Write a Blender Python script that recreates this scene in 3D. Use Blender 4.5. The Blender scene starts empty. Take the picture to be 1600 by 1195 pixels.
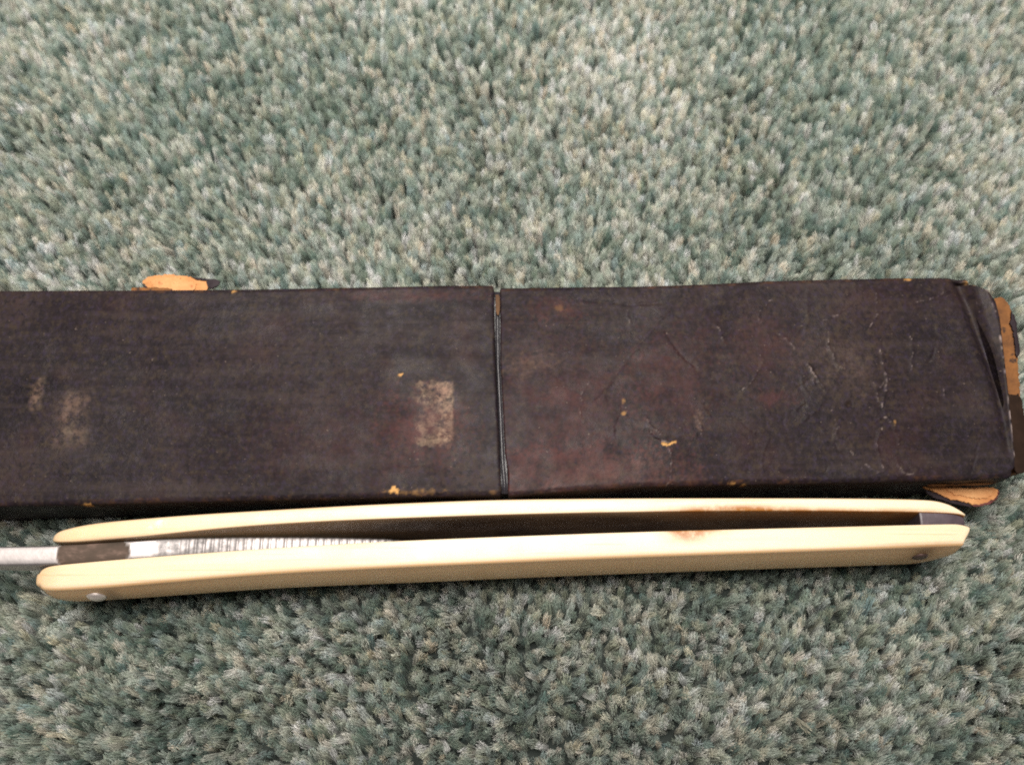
import bpy, math, random
import numpy as np
from mathutils import Vector, Matrix, noise as mnoise

random.seed(7)
rng = np.random.default_rng(7)
scn = bpy.context.scene
MM = 0.001

# ------------------------------------------------------------------ camera
TILT = math.radians(17.0)          # off plumb, looking towards +y
CAM_H = 159.0                      # mm above the carpet backing
FPX = 1414.0                       # focal length in photo pixels (photo 1600 wide)
cam_d = bpy.data.cameras.new('camera')
cam = bpy.data.objects.new('camera', cam_d)
scn.collection.objects.link(cam)
cam.location = (0, 0, CAM_H * MM)
cam.rotation_euler = (TILT, 0, 0)
cam_d.sensor_fit = 'HORIZONTAL'
cam_d.sensor_width = 36.0
cam_d.lens = 36.0 * FPX / 1600.0
cam_d.clip_start = 0.005
cam_d.clip_end = 20.0
cam_d.dof.use_dof = True
cam_d.dof.focus_distance = 0.142
cam_d.dof.aperture_fstop = 17.0
scn.camera = cam

# ------------------------------------------------------------------ light of the room
world = bpy.data.worlds.new('World')
scn.world = world
world.use_nodes = True
bg = world.node_tree.nodes['Background']
bg.inputs[0].default_value = (1.0, 0.96, 0.94, 1)
bg.inputs[1].default_value = 0.11


def area(name, loc, target, sx, sy, watts, col):
    l = bpy.data.lights.new(name, 'AREA')
    l.shape = 'RECTANGLE'
    l.size, l.size_y = sx, sy
    l.energy = watts
    l.color = col
    o = bpy.data.objects.new(name, l)
    scn.collection.objects.link(o)
    o.location = loc
    d = Vector(target) - Vector(loc)
    o.rotation_euler = d.to_track_quat('-Z', 'Y').to_euler()
    return o


key = area('ceiling_lamp', (-0.02, 0.165, 0.50), (0.0, 0.135, 0.0), 0.30, 0.26, 1.36, (1.0, 0.95, 0.875))
key.data.spread = math.radians(84)   # shaded lamp: the pool of light falls off towards the edges

scn.view_settings.view_transform = 'Standard'
scn.view_settings.look = 'None'
scn.view_settings.exposure = 0.0
scn.view_settings.gamma = 1.0
scn.view_settings.use_curve_mapping = False
scn.cycles.use_denoising = False
scn.cycles.max_bounces = 6
scn.cycles.pixel_filter_type = 'BLACKMAN_HARRIS'
scn.cycles.filter_width = 1.9
scn.cycles.caustics_reflective = False
scn.cycles.caustics_refractive = False
scn.cycles.sample_clamp_indirect = 3.0


# ------------------------------------------------------------------ helpers
def P(px, py, z):
    """photo pixel -> world point (mm) on the horizontal plane at height z (mm)"""
    xn = (px - 800.0) / FPX
    yn = -(py - 597.5) / FPX
    dy = math.sin(TILT) + yn * math.cos(TILT)
    dz = -math.cos(TILT) + yn * math.sin(TILT)
    t = (z - CAM_H) / dz
    return (xn * t, dy * t, z)


def line(pts, z):
    """pixel polyline -> function y(x) in mm at height z"""
    w = np.array([P(a, b, z)[:2] for a, b in pts])
    w = w[np.argsort(w[:, 0])]
    # carry the end slopes on a little outside
    s0 = (w[1] - w[0]) / max(1e-6, w[1][0] - w[0][0])
    s1 = (w[-1] - w[-2]) / max(1e-6, w[-1][0] - w[-2][0])
    s0[1] = np.clip(s0[1], -.2, .2)
    s1[1] = np.clip(s1[1], -.2, .2)
    w = np.vstack([w[0] - s0 * 60, w, w[-1] + s1 * 60])
    return lambda x: np.interp(x, w[:, 0], w[:, 1])


def lineT(pts, z):
    """pixel polyline -> function x(y) in mm at height z"""
    w = np.array([P(a, b, z)[:2] for a, b in pts])
    w = w[np.argsort(w[:, 1])]
    return lambda y: np.interp(y, w[:, 1], w[:, 0])


def smooth(pts, n=3):
    """Chaikin corner cutting on a pixel polyline, ends kept"""
    p = [tuple(map(float, q)) for q in pts]
    for _ in range(n):
        o = [p[0]]
        for a, b in zip(p[:-1], p[1:]):
            o.append((.75 * a[0] + .25 * b[0], .75 * a[1] + .25 * b[1]))
            o.append((.25 * a[0] + .75 * b[0], .25 * a[1] + .75 * b[1]))
        o.append(p[-1])
        p = o
    return p


def fbm(x, y, scale, octs=4, seed=0.0):
    out = np.empty(x.shape)
    fx, fy, fo = x.ravel() / scale, y.ravel() / scale, out.ravel()
    for i in range(fx.size):
        fo[i] = mnoise.fractal((fx[i], fy[i], seed), 0.8, 2.1, octs)
    return fo.reshape(x.shape)


def seg_dist(x, y, poly):
    """distance (mm) to a world polyline, with the signed side and the fraction along it"""
    best = np.full(x.shape, 1e9)
    side = np.zeros(x.shape)
    along = np.zeros(x.shape)
    L = sum(math.dist(a, b) for a, b in zip(poly[:-1], poly[1:]))
    acc = 0.0
    for a, b in zip(poly[:-1], poly[1:]):
        dx, dy = b[0] - a[0], b[1] - a[1]
        l2 = dx * dx + dy * dy
        t = np.clip(((x - a[0]) * dx + (y - a[1]) * dy) / l2, 0, 1)
        ex, ey = x - (a[0] + t * dx), y - (a[1] + t * dy)
        d = np.hypot(ex, ey)
        m = d < best
        best = np.where(m, d, best)
        side = np.where(m, np.sign(dx * ey - dy * ex), side)
        along = np.where(m, (acc + t * math.sqrt(l2)) / L, along)
        acc += math.sqrt(l2)
    return best, side, along


def mesh_obj(name, verts, faces, mat, parent=None, smooth_shade=True, attrs=None, angle=None):
    me = bpy.data.meshes.new(name)
    v = (np.asarray(verts, dtype=np.float64) * MM)
    me.from_pydata(v.tolist(), [], [list(map(int, f)) for f in faces])
    if attrs:
        for k, a in attrs.items():
            at = me.attributes.new(k, 'FLOAT', 'POINT')
            at.data.foreach_set('value', np.asarray(a, dtype=np.float32).ravel())
    if smooth_shade:
        me.polygons.foreach_set('use_smooth', [True] * len(me.polygons))
    me.update()
    import bmesh
    bm = bmesh.new()
    bm.from_mesh(me)
    bmesh.ops.recalc_face_normals(bm, faces=bm.faces)
    if angle is not None:
        for e in bm.edges:
            if len(e.link_faces) == 2 and e.calc_face_angle(0) > math.radians(angle):
                e.smooth = False
    bm.to_mesh(me)
    bm.free()
    me.materials.append(mat)
    o = bpy.data.objects.new(name, me)
    scn.collection.objects.link(o)
    if parent is not None:
        o.parent = parent
    return o


def loft_faces(n_st, n_ring, cap0=True, cap1=True):
    f = []
    for i in range(n_st - 1):
        for j in range(n_ring):
            k = (j + 1) % n_ring
            f.append((i * n_ring + j, i * n_ring + k, (i + 1) * n_ring + k, (i + 1) * n_ring + j))
    if cap0:
        f.append(tuple(range(n_ring - 1, -1, -1)))
    if cap1:
        f.append(tuple(range((n_st - 1) * n_ring, n_st * n_ring)))
    return f


def thing(name, label, cat, loc=(0, 0, 0)):
    o = bpy.data.objects.new(name, None)
    scn.collection.objects.link(o)
    o.empty_display_size = 0.01
    o['label'] = label
    o['category'] = cat
    return o


# ------------------------------------------------------------------ materials
class NT:
    def __init__(self, name):
        self.m = bpy.data.materials.new(name)
        self.m.use_nodes = True
        self.t = self.m.node_tree
        self.p = self.t.nodes['Principled BSDF']
        self.out = self.t.nodes['Material Output']

    def n(self, typ, **kw):
        nd = self.t.nodes.new(typ)
        for k, v in kw.items():
            setattr(nd, k, v)
        return nd

    def l(self, a, b):
        self.t.links.new(a, b)

    def coord(self):
        return self.n('ShaderNodeTexCoord').outputs['Object']

    def noise(self, scale, detail=4, rough=0.6, stretch=None, dist=0.0):
        nd = self.n('ShaderNodeTexNoise')
        nd.inputs['Scale'].default_value = scale
        nd.inputs['Detail'].default_value = detail
        nd.inputs['Roughness'].default_value = rough
        nd.inputs['Distortion'].default_value = dist
        c = self.coord()
        if stretch:
            mp = self.n('ShaderNodeMapping')
            mp.inputs['Scale'].default_value = stretch
            self.l(c, mp.inputs[0])
            c = mp.outputs[0]
        self.l(c, nd.inputs['Vector'])
        return nd.outputs['Fac']

    def ramp(self, fac, stops):
        nd = self.n('ShaderNodeValToRGB')
        e = nd.color_ramp.elements
        while len(e) < len(stops):
            e.new(0.5)
        for el, (p, c) in zip(e, stops):
            el.position = p
            el.color = c if len(c) == 4 else (*c, 1)
        self.l(fac, nd.inputs[0])
        return nd.outputs[0]

    def attr(self, name, typ='GEOMETRY'):
        nd = self.n('ShaderNodeAttribute')
        nd.attribute_name = name
        nd.attribute_type = typ
        return nd

    def math(self, op, a, b=None, clamp=False):
        nd = self.n('ShaderNodeMath', operation=op)
        nd.use_clamp = clamp
        for i, v in enumerate((a, b)):
            if v is None:
                continue
            if isinstance(v, (int, float)):
                nd.inputs[i].default_value = v
            else:
                self.l(v, nd.inputs[i])
        return nd.outputs[0]

    def mix(self, fac, a, b, blend='MIX'):
        nd = self.n('ShaderNodeMix', data_type='RGBA', blend_type=blend)
        for i, v in ((0, fac), (6, a), (7, b)):
            if isinstance(v, (int, float)):
                nd.inputs[i].default_value = v
            elif isinstance(v, tuple):
                nd.inputs[i].default_value = (*v, 1) if len(v) == 3 else v
            else:
                self.l(v, nd.inputs[i])
        return nd.outputs[2]

    def bump(self, h, strength, dist):
        nd = self.n('ShaderNodeBump')
        nd.inputs['Strength'].default_value = strength
        nd.inputs['Distance'].default_value = dist
        self.l(h, nd.inputs['Height'])
        self.l(nd.outputs[0], self.p.inputs['Normal'])
        return nd

    def base(self, c):
        if isinstance(c, tuple):
            self.p.inputs['Base Color'].default_value = (*c, 1)
        else:
            self.l(c, self.p.inputs['Base Color'])

    def set(self, **kw):
        for k, v in kw.items():
            i = self.p.inputs[k.replace('_', ' ')]
            if isinstance(v, (int, float, tuple)):
                i.default_value = v
            else:
                self.l(v, i)


def case_material(name='worn_black_paper'):
    t = NT(name)
    big = t.noise(60, 5, 0.65)
    c = t.ramp(big, [(0.30, (0.009, 0.0065, 0.008)), (0.50, (0.0175, 0.012, 0.0140)), (0.72, (0.036, 0.023, 0.0215))])
    # violet and olive flecks of the faded dye
    fl = t.noise(900, 3, 0.6)
    c = t.mix(t.ramp(fl, [(0.48, (0, 0, 0)), (0.66, (0.6, 0.6, 0.6))]), c, (0.044, 0.031, 0.020))
    fl2 = t.noise(1150, 3, 0.6, stretch=(1, 1, 1.3))
    c = t.mix(t.ramp(fl2, [(0.49, (0, 0, 0)), (0.67, (0.6, 0.6, 0.6))]), c, (0.030, 0.021, 0.040))
    fl3 = t.noise(1000, 3, 0.6, stretch=(1.1, 0.9, 2))
    c = t.mix(t.ramp(fl3, [(0.50, (0, 0, 0)), (0.65, (0.9, 0.9, 0.9))]), c, (0.012, 0.009, 0.011))
    # long rubbed streaks
    st = t.noise(260, 4, 0.6, stretch=(0.12, 1.6, 1))
    c = t.mix(t.ramp(st, [(0.50, (0, 0, 0)), (0.74, (0.42, 0.42, 0.42))]), c, (0.050, 0.036, 0.033))
    st2 = t.noise(420, 3, 0.6, stretch=(0.05, 1.4, 1))
    c = t.mix(t.ramp(st2, [(0.57, (0, 0, 0)), (0.72, (0.4, 0.4, 0.4))]), c, (0.009, 0.0065, 0.008))
    # rubbed through to the red ground
    red = t.math('MULTIPLY', t.attr('red').outputs['Fac'], t.ramp(t.noise(330, 6, 0.7), [(0.32, (0, 0, 0)), (0.60, (1, 1, 1))]))
    c = t.mix(red, c, (0.066, 0.024, 0.023))
    pale = t.math('MULTIPLY', t.attr('pale').outputs['Fac'], t.ramp(t.noise(700, 5, 0.75), [(0.40, (0.03, 0.03, 0.03)), (0.60, (1, 1, 1))]))
    pc = t.mix(t.noise(260, 3, 0.6), (0.24, 0.10, 0.085), (0.25, 0.22, 0.14))
    c = t.mix(pale, c, pc)
    # pin-sized scuffs
    sc = t.ramp(t.noise(1500, 2, 0.5), [(0.70, (0, 0, 0)), (0.78, (1, 1, 1))])
    c = t.mix(t.math('MULTIPLY', sc, 0.5), c, (0.16, 0.12, 0.10))
    edge = t.math('MULTIPLY', t.attr('edge').outputs['Fac'], t.ramp(t.noise(420, 5, 0.7), [(0.53, (0, 0, 0)), (0.68, (1, 1, 1))]))
    c = t.mix(edge, c, (0.20, 0.085, 0.028))
    c = t.mix(t.attr('painted_glint').outputs['Fac'], c, (0.42, 0.33, 0.31))  # highlights on crease crests and end rim, painted into the colour
    card = t.attr('card').outputs['Fac']
    c = t.mix(card, c, (0.56, 0.30, 0.10))
    t.base(c)
    rg = t.ramp(t.noise(300, 4, 0.6), [(0.3, (0.38, 0.38, 0.38)), (0.7, (0.62, 0.62, 0.62))])
    t.set(Roughness=rg)
    t.l(t.ramp(t.noise(45, 4, 0.6), [(0.40, (0.06, 0.06, 0.06)), (0.72, (0.15, 0.15, 0.15))]), t.p.inputs['Specular IOR Level'])
    h = t.math('ADD', t.math('MULTIPLY', t.noise(1500, 5, 0.65), 0.7), t.math('MULTIPLY', t.noise(420, 4, 0.6), 0.22))
    t.bump(h, 0.55, 0.00022)
    return t.m


def card_material(name, base, dark, spots=(0.20, 0.06, 0.02)):
    t = NT(name)
    c = t.mix(t.ramp(t.noise(330, 6, 0.7), [(0.35, (0, 0, 0)), (0.65, (1, 1, 1))]), dark, base)
    c = t.mix(t.ramp(t.noise(520, 3, 0.6), [(0.62, (0, 0, 0)), (0.70, (1, 1, 1))]), c, spots)
    t.base(c)
    t.set(Roughness=0.85)
    t.bump(t.noise(1600, 5, 0.7), 0.7, 0.0002)
    return t.m


def bone_material():
    t = NT('aged_ivory')
    c = t.ramp(t.noise(45, 4, 0.6, stretch=(0.25, 1, 1)), [(0.30, (0.79, 0.62, 0.42)), (0.52, (0.85, 0.70, 0.51)), (0.72, (0.88, 0.76, 0.60))])
    grain = t.noise(500, 3, 0.5, stretch=(0.04, 1, 1))
    c = t.mix(t.ramp(grain, [(0.50, (0, 0, 0)), (0.72, (0.34, 0.34, 0.34))]), c, (0.62, 0.43, 0.20))
    scr = t.ramp(t.noise(1500, 2, 0.5, stretch=(0.03, 1, 0.6)), [(0.62, (0, 0, 0)), (0.70, (0.35, 0.35, 0.35))])
    c = t.mix(scr, c, (0.48, 0.31, 0.14))
    speck = t.ramp(t.noise(900, 3, 0.6), [(0.72, (0, 0, 0)), (0.80, (0.5, 0.5, 0.5))])
    c = t.mix(speck, c, (0.40, 0.24, 0.09))
    # tan outer faces, grime and painted slot shade inside, rust bleeding out of the slot: laid down per region
    c = t.mix(t.attr('tan_tone').outputs['Fac'], c, (0.80, 0.48, 0.23))
    gr = t.math('MULTIPLY', t.attr('grime_shade').outputs['Fac'], t.ramp(t.noise(160, 5, 0.7, stretch=(0.5, 1, 1)), [(0.25, (0.75, 0.75, 0.75)), (0.7, (1, 1, 1))]))
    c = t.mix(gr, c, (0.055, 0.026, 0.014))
    st = t.math('MULTIPLY', t.attr('stain').outputs['Fac'], t.ramp(t.noise(300, 6, 0.75), [(0.22, (0.05, 0.05, 0.05)), (0.52, (1, 1, 1))]))
    c = t.mix(st, c, (0.38, 0.15, 0.035))
    wh = t.math('MULTIPLY', t.attr('scuff').outputs['Fac'], t.ramp(t.noise(800, 4, 0.7), [(0.40, (0, 0, 0)), (0.6, (1, 1, 1))]))
    c = t.mix(wh, c, (0.85, 0.76, 0.68))
    t.base(c)
    t.set(Roughness=t.ramp(t.noise(200, 4, 0.6), [(0.3, (0.34, 0.34, 0.34)), (0.7, (0.52, 0.52, 0.52))]))
    t.p.inputs['Subsurface Weight'].default_value = 0.2
    t.p.inputs['Subsurface Radius'].default_value = (1.0, 0.6, 0.3)
    t.p.inputs['Subsurface Scale'].default_value = 0.0008
    t.bump(t.math('ADD', t.noise(260, 3, 0.5, stretch=(0.08, 1, 1)), t.math('MULTIPLY', t.noise(1400, 3, 0.5), 0.3)), 0.25, 0.0002)
    return t.m


def steel_material():
    t = NT('worn_steel')
    c = t.ramp(t.noise(240, 5, 0.65), [(0.3, (0.46, 0.42, 0.415)), (0.7, (0.62, 0.57, 0.565))])
    pit = t.ramp(t.noise(700, 4, 0.7), [(0.42, (0, 0, 0)), (0.68, (1, 1, 1))])
    pit = t.math('MULTIPLY', pit, t.attr('pit').outputs['Fac'])
    c = t.mix(t.math('MULTIPLY', t.attr('pit').outputs['Fac'], .6), c, (0.15, 0.14, 0.14))
    c = t.mix(pit, c, (0.13, 0.12, 0.12))
    g = t.attr('grime_shade').outputs['Fac']
    gn = t.ramp(t.noise(330, 5, 0.7, stretch=(0.45, 1, 1)), [(0.30, (0.040, 0.028, 0.018)), (0.55, (0.085, 0.055, 0.040)), (0.74, (0.24, 0.155, 0.125))])
    c = t.mix(g, c, gn)
    t.base(c)
    met = t.math('SUBTRACT', 1.0, t.math('MAXIMUM', g, t.math('MULTIPLY', pit, 0.7)), clamp=True)
    t.set(Metallic=met)
    t.set(Roughness=t.math('ADD', 0.50, t.math('MULTIPLY', g, 0.3)))
    t.bump(t.noise(900, 4, 0.6), 0.2, 0.00012)
    return t.m


def plain(name, c, rough, metal=0.0, bump=0.3, scale=700, var=0.35):
    t = NT(name)
    lo = tuple(v * (1 - var) for v in c)
    hi = tuple(min(1, v * (1 + var)) for v in c)
    t.base(t.ramp(t.noise(scale * 0.5, 5, 0.65), [(0.3, lo), (0.7, hi)]))
    t.set(Roughness=rough, Metallic=metal)
    if rough > 0.5:
        t.p.inputs['Specular IOR Level'].default_value = 0.12
    t.bump(t.noise(scale, 4, 0.6), bump, 0.0002)
    return t.m


M_CASE = case_material()
M_NECK = plain('dark_glazed_paper', (0.022, 0.019, 0.024), 0.35, bump=0.6)
M_CARD = card_material('torn_orange_card', (0.62, 0.30, 0.115), (0.48, 0.20, 0.07), (0.28, 0.07, 0.025))
M_CARD_PALE = card_material('torn_pale_card', (0.66, 0.35, 0.15), (0.54, 0.24, 0.09), (0.36, 0.10, 0.04))
M_CARD_BROWN = card_material('torn_brown_card', (0.23, 0.090, 0.022), (0.12, 0.046, 0.013), (0.04, 0.018, 0.010))
M_NECKCARD = card_material('bare_brown_card', (0.15, 0.07, 0.028), (0.08, 0.04, 0.018))
M_SKIN = plain('loose_black_paper', (0.026, 0.018, 0.022), 0.55, bump=0.6)
M_SKIN_BROWN = plain('scuffed_brown_paper', (0.022, 0.012, 0.008), 0.85, bump=0.6)
M_SKIN_RED = plain('loose_maroon_paper', (0.10, 0.035, 0.032), 0.6, bump=0.6)
M_BONE = bone_material()
M_STEEL = steel_material()
M_PIN = plain('nickel_pin', (0.80, 0.70, 0.66), 0.42, 0.75, 0.15, var=.12)
M_PIN_DARK = plain('tarnished_pin', (0.16, 0.10, 0.09), 0.45, 0.7, 0.3)
M_WEDGE = plain('dark_horn_spacer', (0.075, 0.055, 0.066), 0.42, 0.0, 0.3)

# ------------------------------------------------------------------ carpet
CX, CY0, CY1 = 152.0, -58.0, 196.0
t = NT('carpet_backing')
t.base(t.ramp(t.noise(120, 4, 0.6), [(0.3, (0.018, 0.024, 0.022)), (0.7, (0.032, 0.040, 0.036))]))
t.set(Roughness=0.95)
gx = np.linspace(-CX - 6, CX + 6, 40)
gy = np.linspace(CY0 - 6, CY1 + 6, 36)
GX, GY = np.meshgrid(gx, gy)
v = np.stack([GX.ravel(), GY.ravel(), 0.12 * np.sin(GX.ravel() * .13) * np.cos(GY.ravel() * .11)], 1)
f = [(j * 40 + i, j * 40 + i + 1, (j + 1) * 40 + i + 1, (j + 1) * 40 + i) for j in range(35) for i in range(39)]
carpet = mesh_obj('carpet', v, f, t.m)
carpet['kind'] = 'structure'
carpet['label'] = 'woven backing of the green carpet'
carpet['category'] = 'carpet'

TOP = 18.0     # mm, height of the case top and of the razor's upper edge
BOT = 3.4      # mm, where case and razor press into the pile

body_far = line([(0, 452), (250, 451), (400, 450), (600, 446), (690, 444), (770, 444)], TOP)
body_near = line([(0, 791), (130, 788), (400, 781), (600, 777), (785, 773)], TOP)
cap_far = line([(782, 448), (1000, 445), (1100, 442), (1200, 437), (1400, 432), (1500, 432), (1600, 432)], TOP)
cap_near = line([(790, 775), (900, 766), (1000, 760), (1200, 756), (1500, 750), (1600, 745)], TOP)


def build_pile():
    """cut-pile tufts: 36 prototypes plus loose points in one mesh, instanced by geometry nodes"""
    V, F, shade, proto = [], [], [], []
    NP = 36
    for k in range(NP):
        H = 5.6
        nf = 50
        flare = random.uniform(0.08, 0.42)
        for _ in range(nf):
            r = math.sqrt(random.random())
            a = random.uniform(0, 2 * math.pi)
            bx, by = 0.62 * r * math.cos(a), 0.62 * r * math.sin(a)
            sp = flare * r * random.uniform(0.5, 1.15)
            stray = random.random() < 0.10
            if stray:
                sp *= random.uniform(1.3, 2.0)
            tx, ty = bx + sp * math.cos(a) + random.gauss(0, .10), by + sp * math.sin(a) + random.gauss(0, .10)
            h = H * (1.05 - 0.50 * random.random() ** 1.5) * (1 - 0.14 * r * r)
            cu = random.gauss(0, 0.16) * (2 if stray else 1)
            ca = random.uniform(0, 2 * math.pi)
            hook = random.gauss(0, .22) * (2.2 if stray else 1)
            sh = random.uniform(0.78, 1.15) if random.random() > .14 else random.uniform(1.25, 1.6)
            NS = 4
            base = len(V)
            for s in range(NS + 1):
                u = s / NS
                e = u ** 1.6
                w = math.sin(math.pi * u)
                x = bx + (tx - bx) * e + cu * w * math.cos(ca) + hook * max(0, u - .6) * math.cos(ca + 1.7)
                y = by + (ty - by) * e + cu * w * math.sin(ca) + hook * max(0, u - .6) * math.sin(ca + 1.7)
                z = h * u - (abs(hook) * .5 * max(0, u - .7))
                rad = 0.053 * (1 - 0.55 * u * u)
                for q in range(3):
                    b = 2 * math.pi * q / 3 + a
                    V.append((x + rad * math.cos(b), y + rad * math.sin(b), z))
                    shade.append(sh)
                    proto.append(k)
            for s in range(NS):
                for q in range(3):
                    p, n = base + s * 3, base + (s + 1) * 3
                    F.append((p + q, p + (q + 1) % 3, n + (q + 1) % 3, n + q))
            F.append((base + NS * 3, base + NS * 3 + 1, base + NS * 3 + 2))
    nproto = len(V)
    # tuft positions: jittered staggered rows
    pitch = 1.14
    pts = []
    j = 0
    y = CY0
    while y < CY1:
        n = int(2 * CX / pitch)
        xs = -CX + (np.arange(n) + 0.5 * (j % 2)) * pitch
        pts.append(np.stack([xs + rng.normal(0, .30, n), y + rng.normal(0, .30, n)], 1))
        y += pitch * 0.90
        j += 1
    pts = np.concatenate(pts)
    n = len(pts)
    px, py = pts[:, 0], pts[:, 1]
    # how far the pile is pressed under the things lying on it
    hgt = np.ones(n) * (1.0 + rng.normal(0, .10, n))
    near = np.where(px < 0, body_near(px), cap_near(px))
    far = np.where(px < 0, body_far(px), cap_far(px))
    under_case = (py > near - .6) & (py < far + .6) & (px > -104) & (px < P(1590, 600, TOP)[0] + .8)
    hgt[under_case] = 0.48
    rz_top = line([(75, 838), (400, 796), (800, 778), (1400, 780), (1515, 803)], TOP)
    under_razor = (py < rz_top(px) - 0.5) & (py > rz_top(px) - 15.0) & (px > -79) & (px < P(1518, 820, TOP)[0])
    hgt[under_razor] = np.minimum(hgt[under_razor], 0.50)
    # lean of the nap: mostly upright with a slow wandering set, plus each tuft's own
    lx = np.array([mnoise.noise((a / 17, b / 17, 3.1)) for a, b in pts])
    ly = np.array([mnoise.noise((a / 17, b / 17, 9.7)) for a, b in pts])
    rx = np.clip(-0.22 + 0.24 * ly + rng.normal(0, .15, n), -.55, .2)
    ry = np.clip(-0.04 + 0.22 * lx + rng.normal(0, .15, n), -.42, .36)
    rz = rng.uniform(0, 6.283, n)
    rot = np.array([tuple((Matrix.Rotation(a, 3, 'X') @ Matrix.Rotation(b, 3, 'Y') @ Matrix.Rotation(c, 3, 'Z')).to_euler()) for a, b, c in zip(rx, ry, rz)])
    sc = rng.normal(0.82, .12, n).clip(.55, 1.15)
    scl = np.stack([sc, sc, hgt], 1)
    # colour: heather of teal, grey-green, sage, sand and pale yarns, loosely clustered
    pal = np.array([
        (0.090, 0.155, 0.125), (0.155, 0.232, 0.195), (0.250, 0.325, 0.275), (0.360, 0.425, 0.365),
        (0.485, 0.530, 0.465), (0.625, 0.630, 0.560), (0.770, 0.735, 0.670), (0.900, 0.865, 0.820)])
    cl = np.array([mnoise.noise((a / 2.9, b / 2.9, 21.0)) + .45 * mnoise.noise((a / 40, b / 40, 5.0)) for a, b in pts])
    q = 0.52 + 0.42 * cl + rng.normal(0, .19, n)
    q = np.clip(q, 0, 1) * (len(pal) - 1)
    i0 = np.minimum(q.astype(int), len(pal) - 2)
    fr = (q - i0)[:, None]
    tint = pal[i0] * (1 - fr) + pal[i0 + 1] * fr
    warm = rng.normal(0, .05, n)[:, None]
    tint = np.clip(tint * (1 + warm * np.array([1.0, 0.1, -1.0])) * (1 + rng.normal(0, .08, n))[:, None], 0.02, .8)

    allv = np.concatenate([np.array(V), np.stack([px, py, np.zeros(n)], 1)]) * MM
    me = bpy.data.meshes.new('carpet_pile')
    me.from_pydata(allv.tolist(), [], F)
    me.polygons.foreach_set('use_smooth', [True] * len(F))

    def put(nm, typ, key, arr):
        a = me.attributes.new(nm, typ, 'POINT')
        a.data.foreach_set(key, arr.ravel())
    N = len(allv)

    def full(arr, dim):
        o = np.zeros((N, dim), dtype=np.float32)
        o[nproto:] = np.asarray(arr, dtype=np.float32).reshape(n, dim)
        return o
    ip = np.zeros(N, dtype=bool)
    ip[nproto:] = True
    put('is_tuft_point', 'BOOLEAN', 'value', ip)
    pr = np.zeros(N, dtype=np.int32)
    pr[:nproto] = proto
    put('proto', 'INT', 'value', pr)
    pk = np.zeros(N, dtype=np.int32)
    pk[nproto:] = rng.integers(0, NP, n)
    put('pick', 'INT', 'value', pk)
    put('rot', 'FLOAT_VECTOR', 'vector', full(rot, 3))
    put('scl', 'FLOAT_VECTOR', 'vector', full(scl, 3))
    put('tint', 'FLOAT_VECTOR', 'vector', full(tint, 3))
    s = np.ones(N, dtype=np.float32)
    s[:nproto] = shade
    put('shade', 'FLOAT', 'value', s)

    t = NT('heather_yarn')
    col = t.mix(1.0, t.attr('tint', 'INSTANCER').outputs['Color'], t.attr('shade').outputs['Fac'], 'MULTIPLY')
    t.base(col)
    t.set(Roughness=0.62)
    t.p.inputs['Specular IOR Level'].default_value = 0.35
    t.p.inputs['Sheen Weight'].default_value = 0.15
    tr = t.n('ShaderNodeBsdfTranslucent')
    t.l(col, tr.inputs['Color'])
    mx = t.n('ShaderNodeMixShader')
    mx.inputs[0].default_value = 0.18
    t.l(t.p.outputs[0], mx.inputs[1])
    t.l(tr.outputs[0], mx.inputs[2])
    t.l(mx.outputs[0], t.out.inputs['Surface'])
    me.materials.append(t.m)
    o = bpy.data.objects.new('carpet_pile', me)
    scn.collection.objects.link(o)
    o['kind'] = 'stuff'
    o['label'] = 'green and grey heather cut pile of the carpet under the case and razor'
    o['category'] = 'carpet pile'

    g = bpy.data.node_groups.new('tuft_scatter', 'GeometryNodeTree')
    g.interface.new_socket('Geometry', in_out='INPUT', socket_type='NodeSocketGeometry')
    g.interface.new_socket('Geometry', in_out='OUTPUT', socket_type='NodeSocketGeometry')
    N_ = g.nodes.new
    gi, go = N_('NodeGroupInput'), N_('NodeGroupOutput')

    def named(nm, dt):
        a = N_('GeometryNodeInputNamedAttribute')
        a.data_type = dt
        a.inputs['Name'].default_value = nm
        return a.outputs['Attribute']
    sep = N_('GeometryNodeSeparateGeometry')
    sep.domain = 'POINT'
    g.links.new(gi.outputs[0], sep.inputs['Geometry'])
    g.links.new(named('is_tuft_point', 'BOOLEAN'), sep.inputs['Selection'])
    spl = N_('GeometryNodeSplitToInstances')
    spl.domain = 'POINT'
    g.links.new(sep.outputs['Inverted'], spl.inputs['Geometry'])
    g.links.new(named('proto', 'INT'), spl.inputs['Group ID'])
    iop = N_('GeometryNodeInstanceOnPoints')
    g.links.new(sep.outputs['Selection'], iop.inputs['Points'])
    g.links.new(spl.outputs['Instances'], iop.inputs['Instance'])
    iop.inputs['Pick Instance'].default_value = True
    g.links.new(named('pick', 'INT'), iop.inputs['Instance Index'])
    e2r = N_('FunctionNodeEulerToRotation')
    g.links.new(named('rot', 'FLOAT_VECTOR'), e2r.inputs[0])
    g.links.new(e2r.outputs[0], iop.inputs['Rotation'])
    g.links.new(named('scl', 'FLOAT_VECTOR'), iop.inputs['Scale'])
    g.links.new(iop.outputs[0], go.inputs[0])
    md = o.modifiers.new('tufts', 'NODES')
    md.node_group = g
    return o


pile = build_pile()


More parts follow.
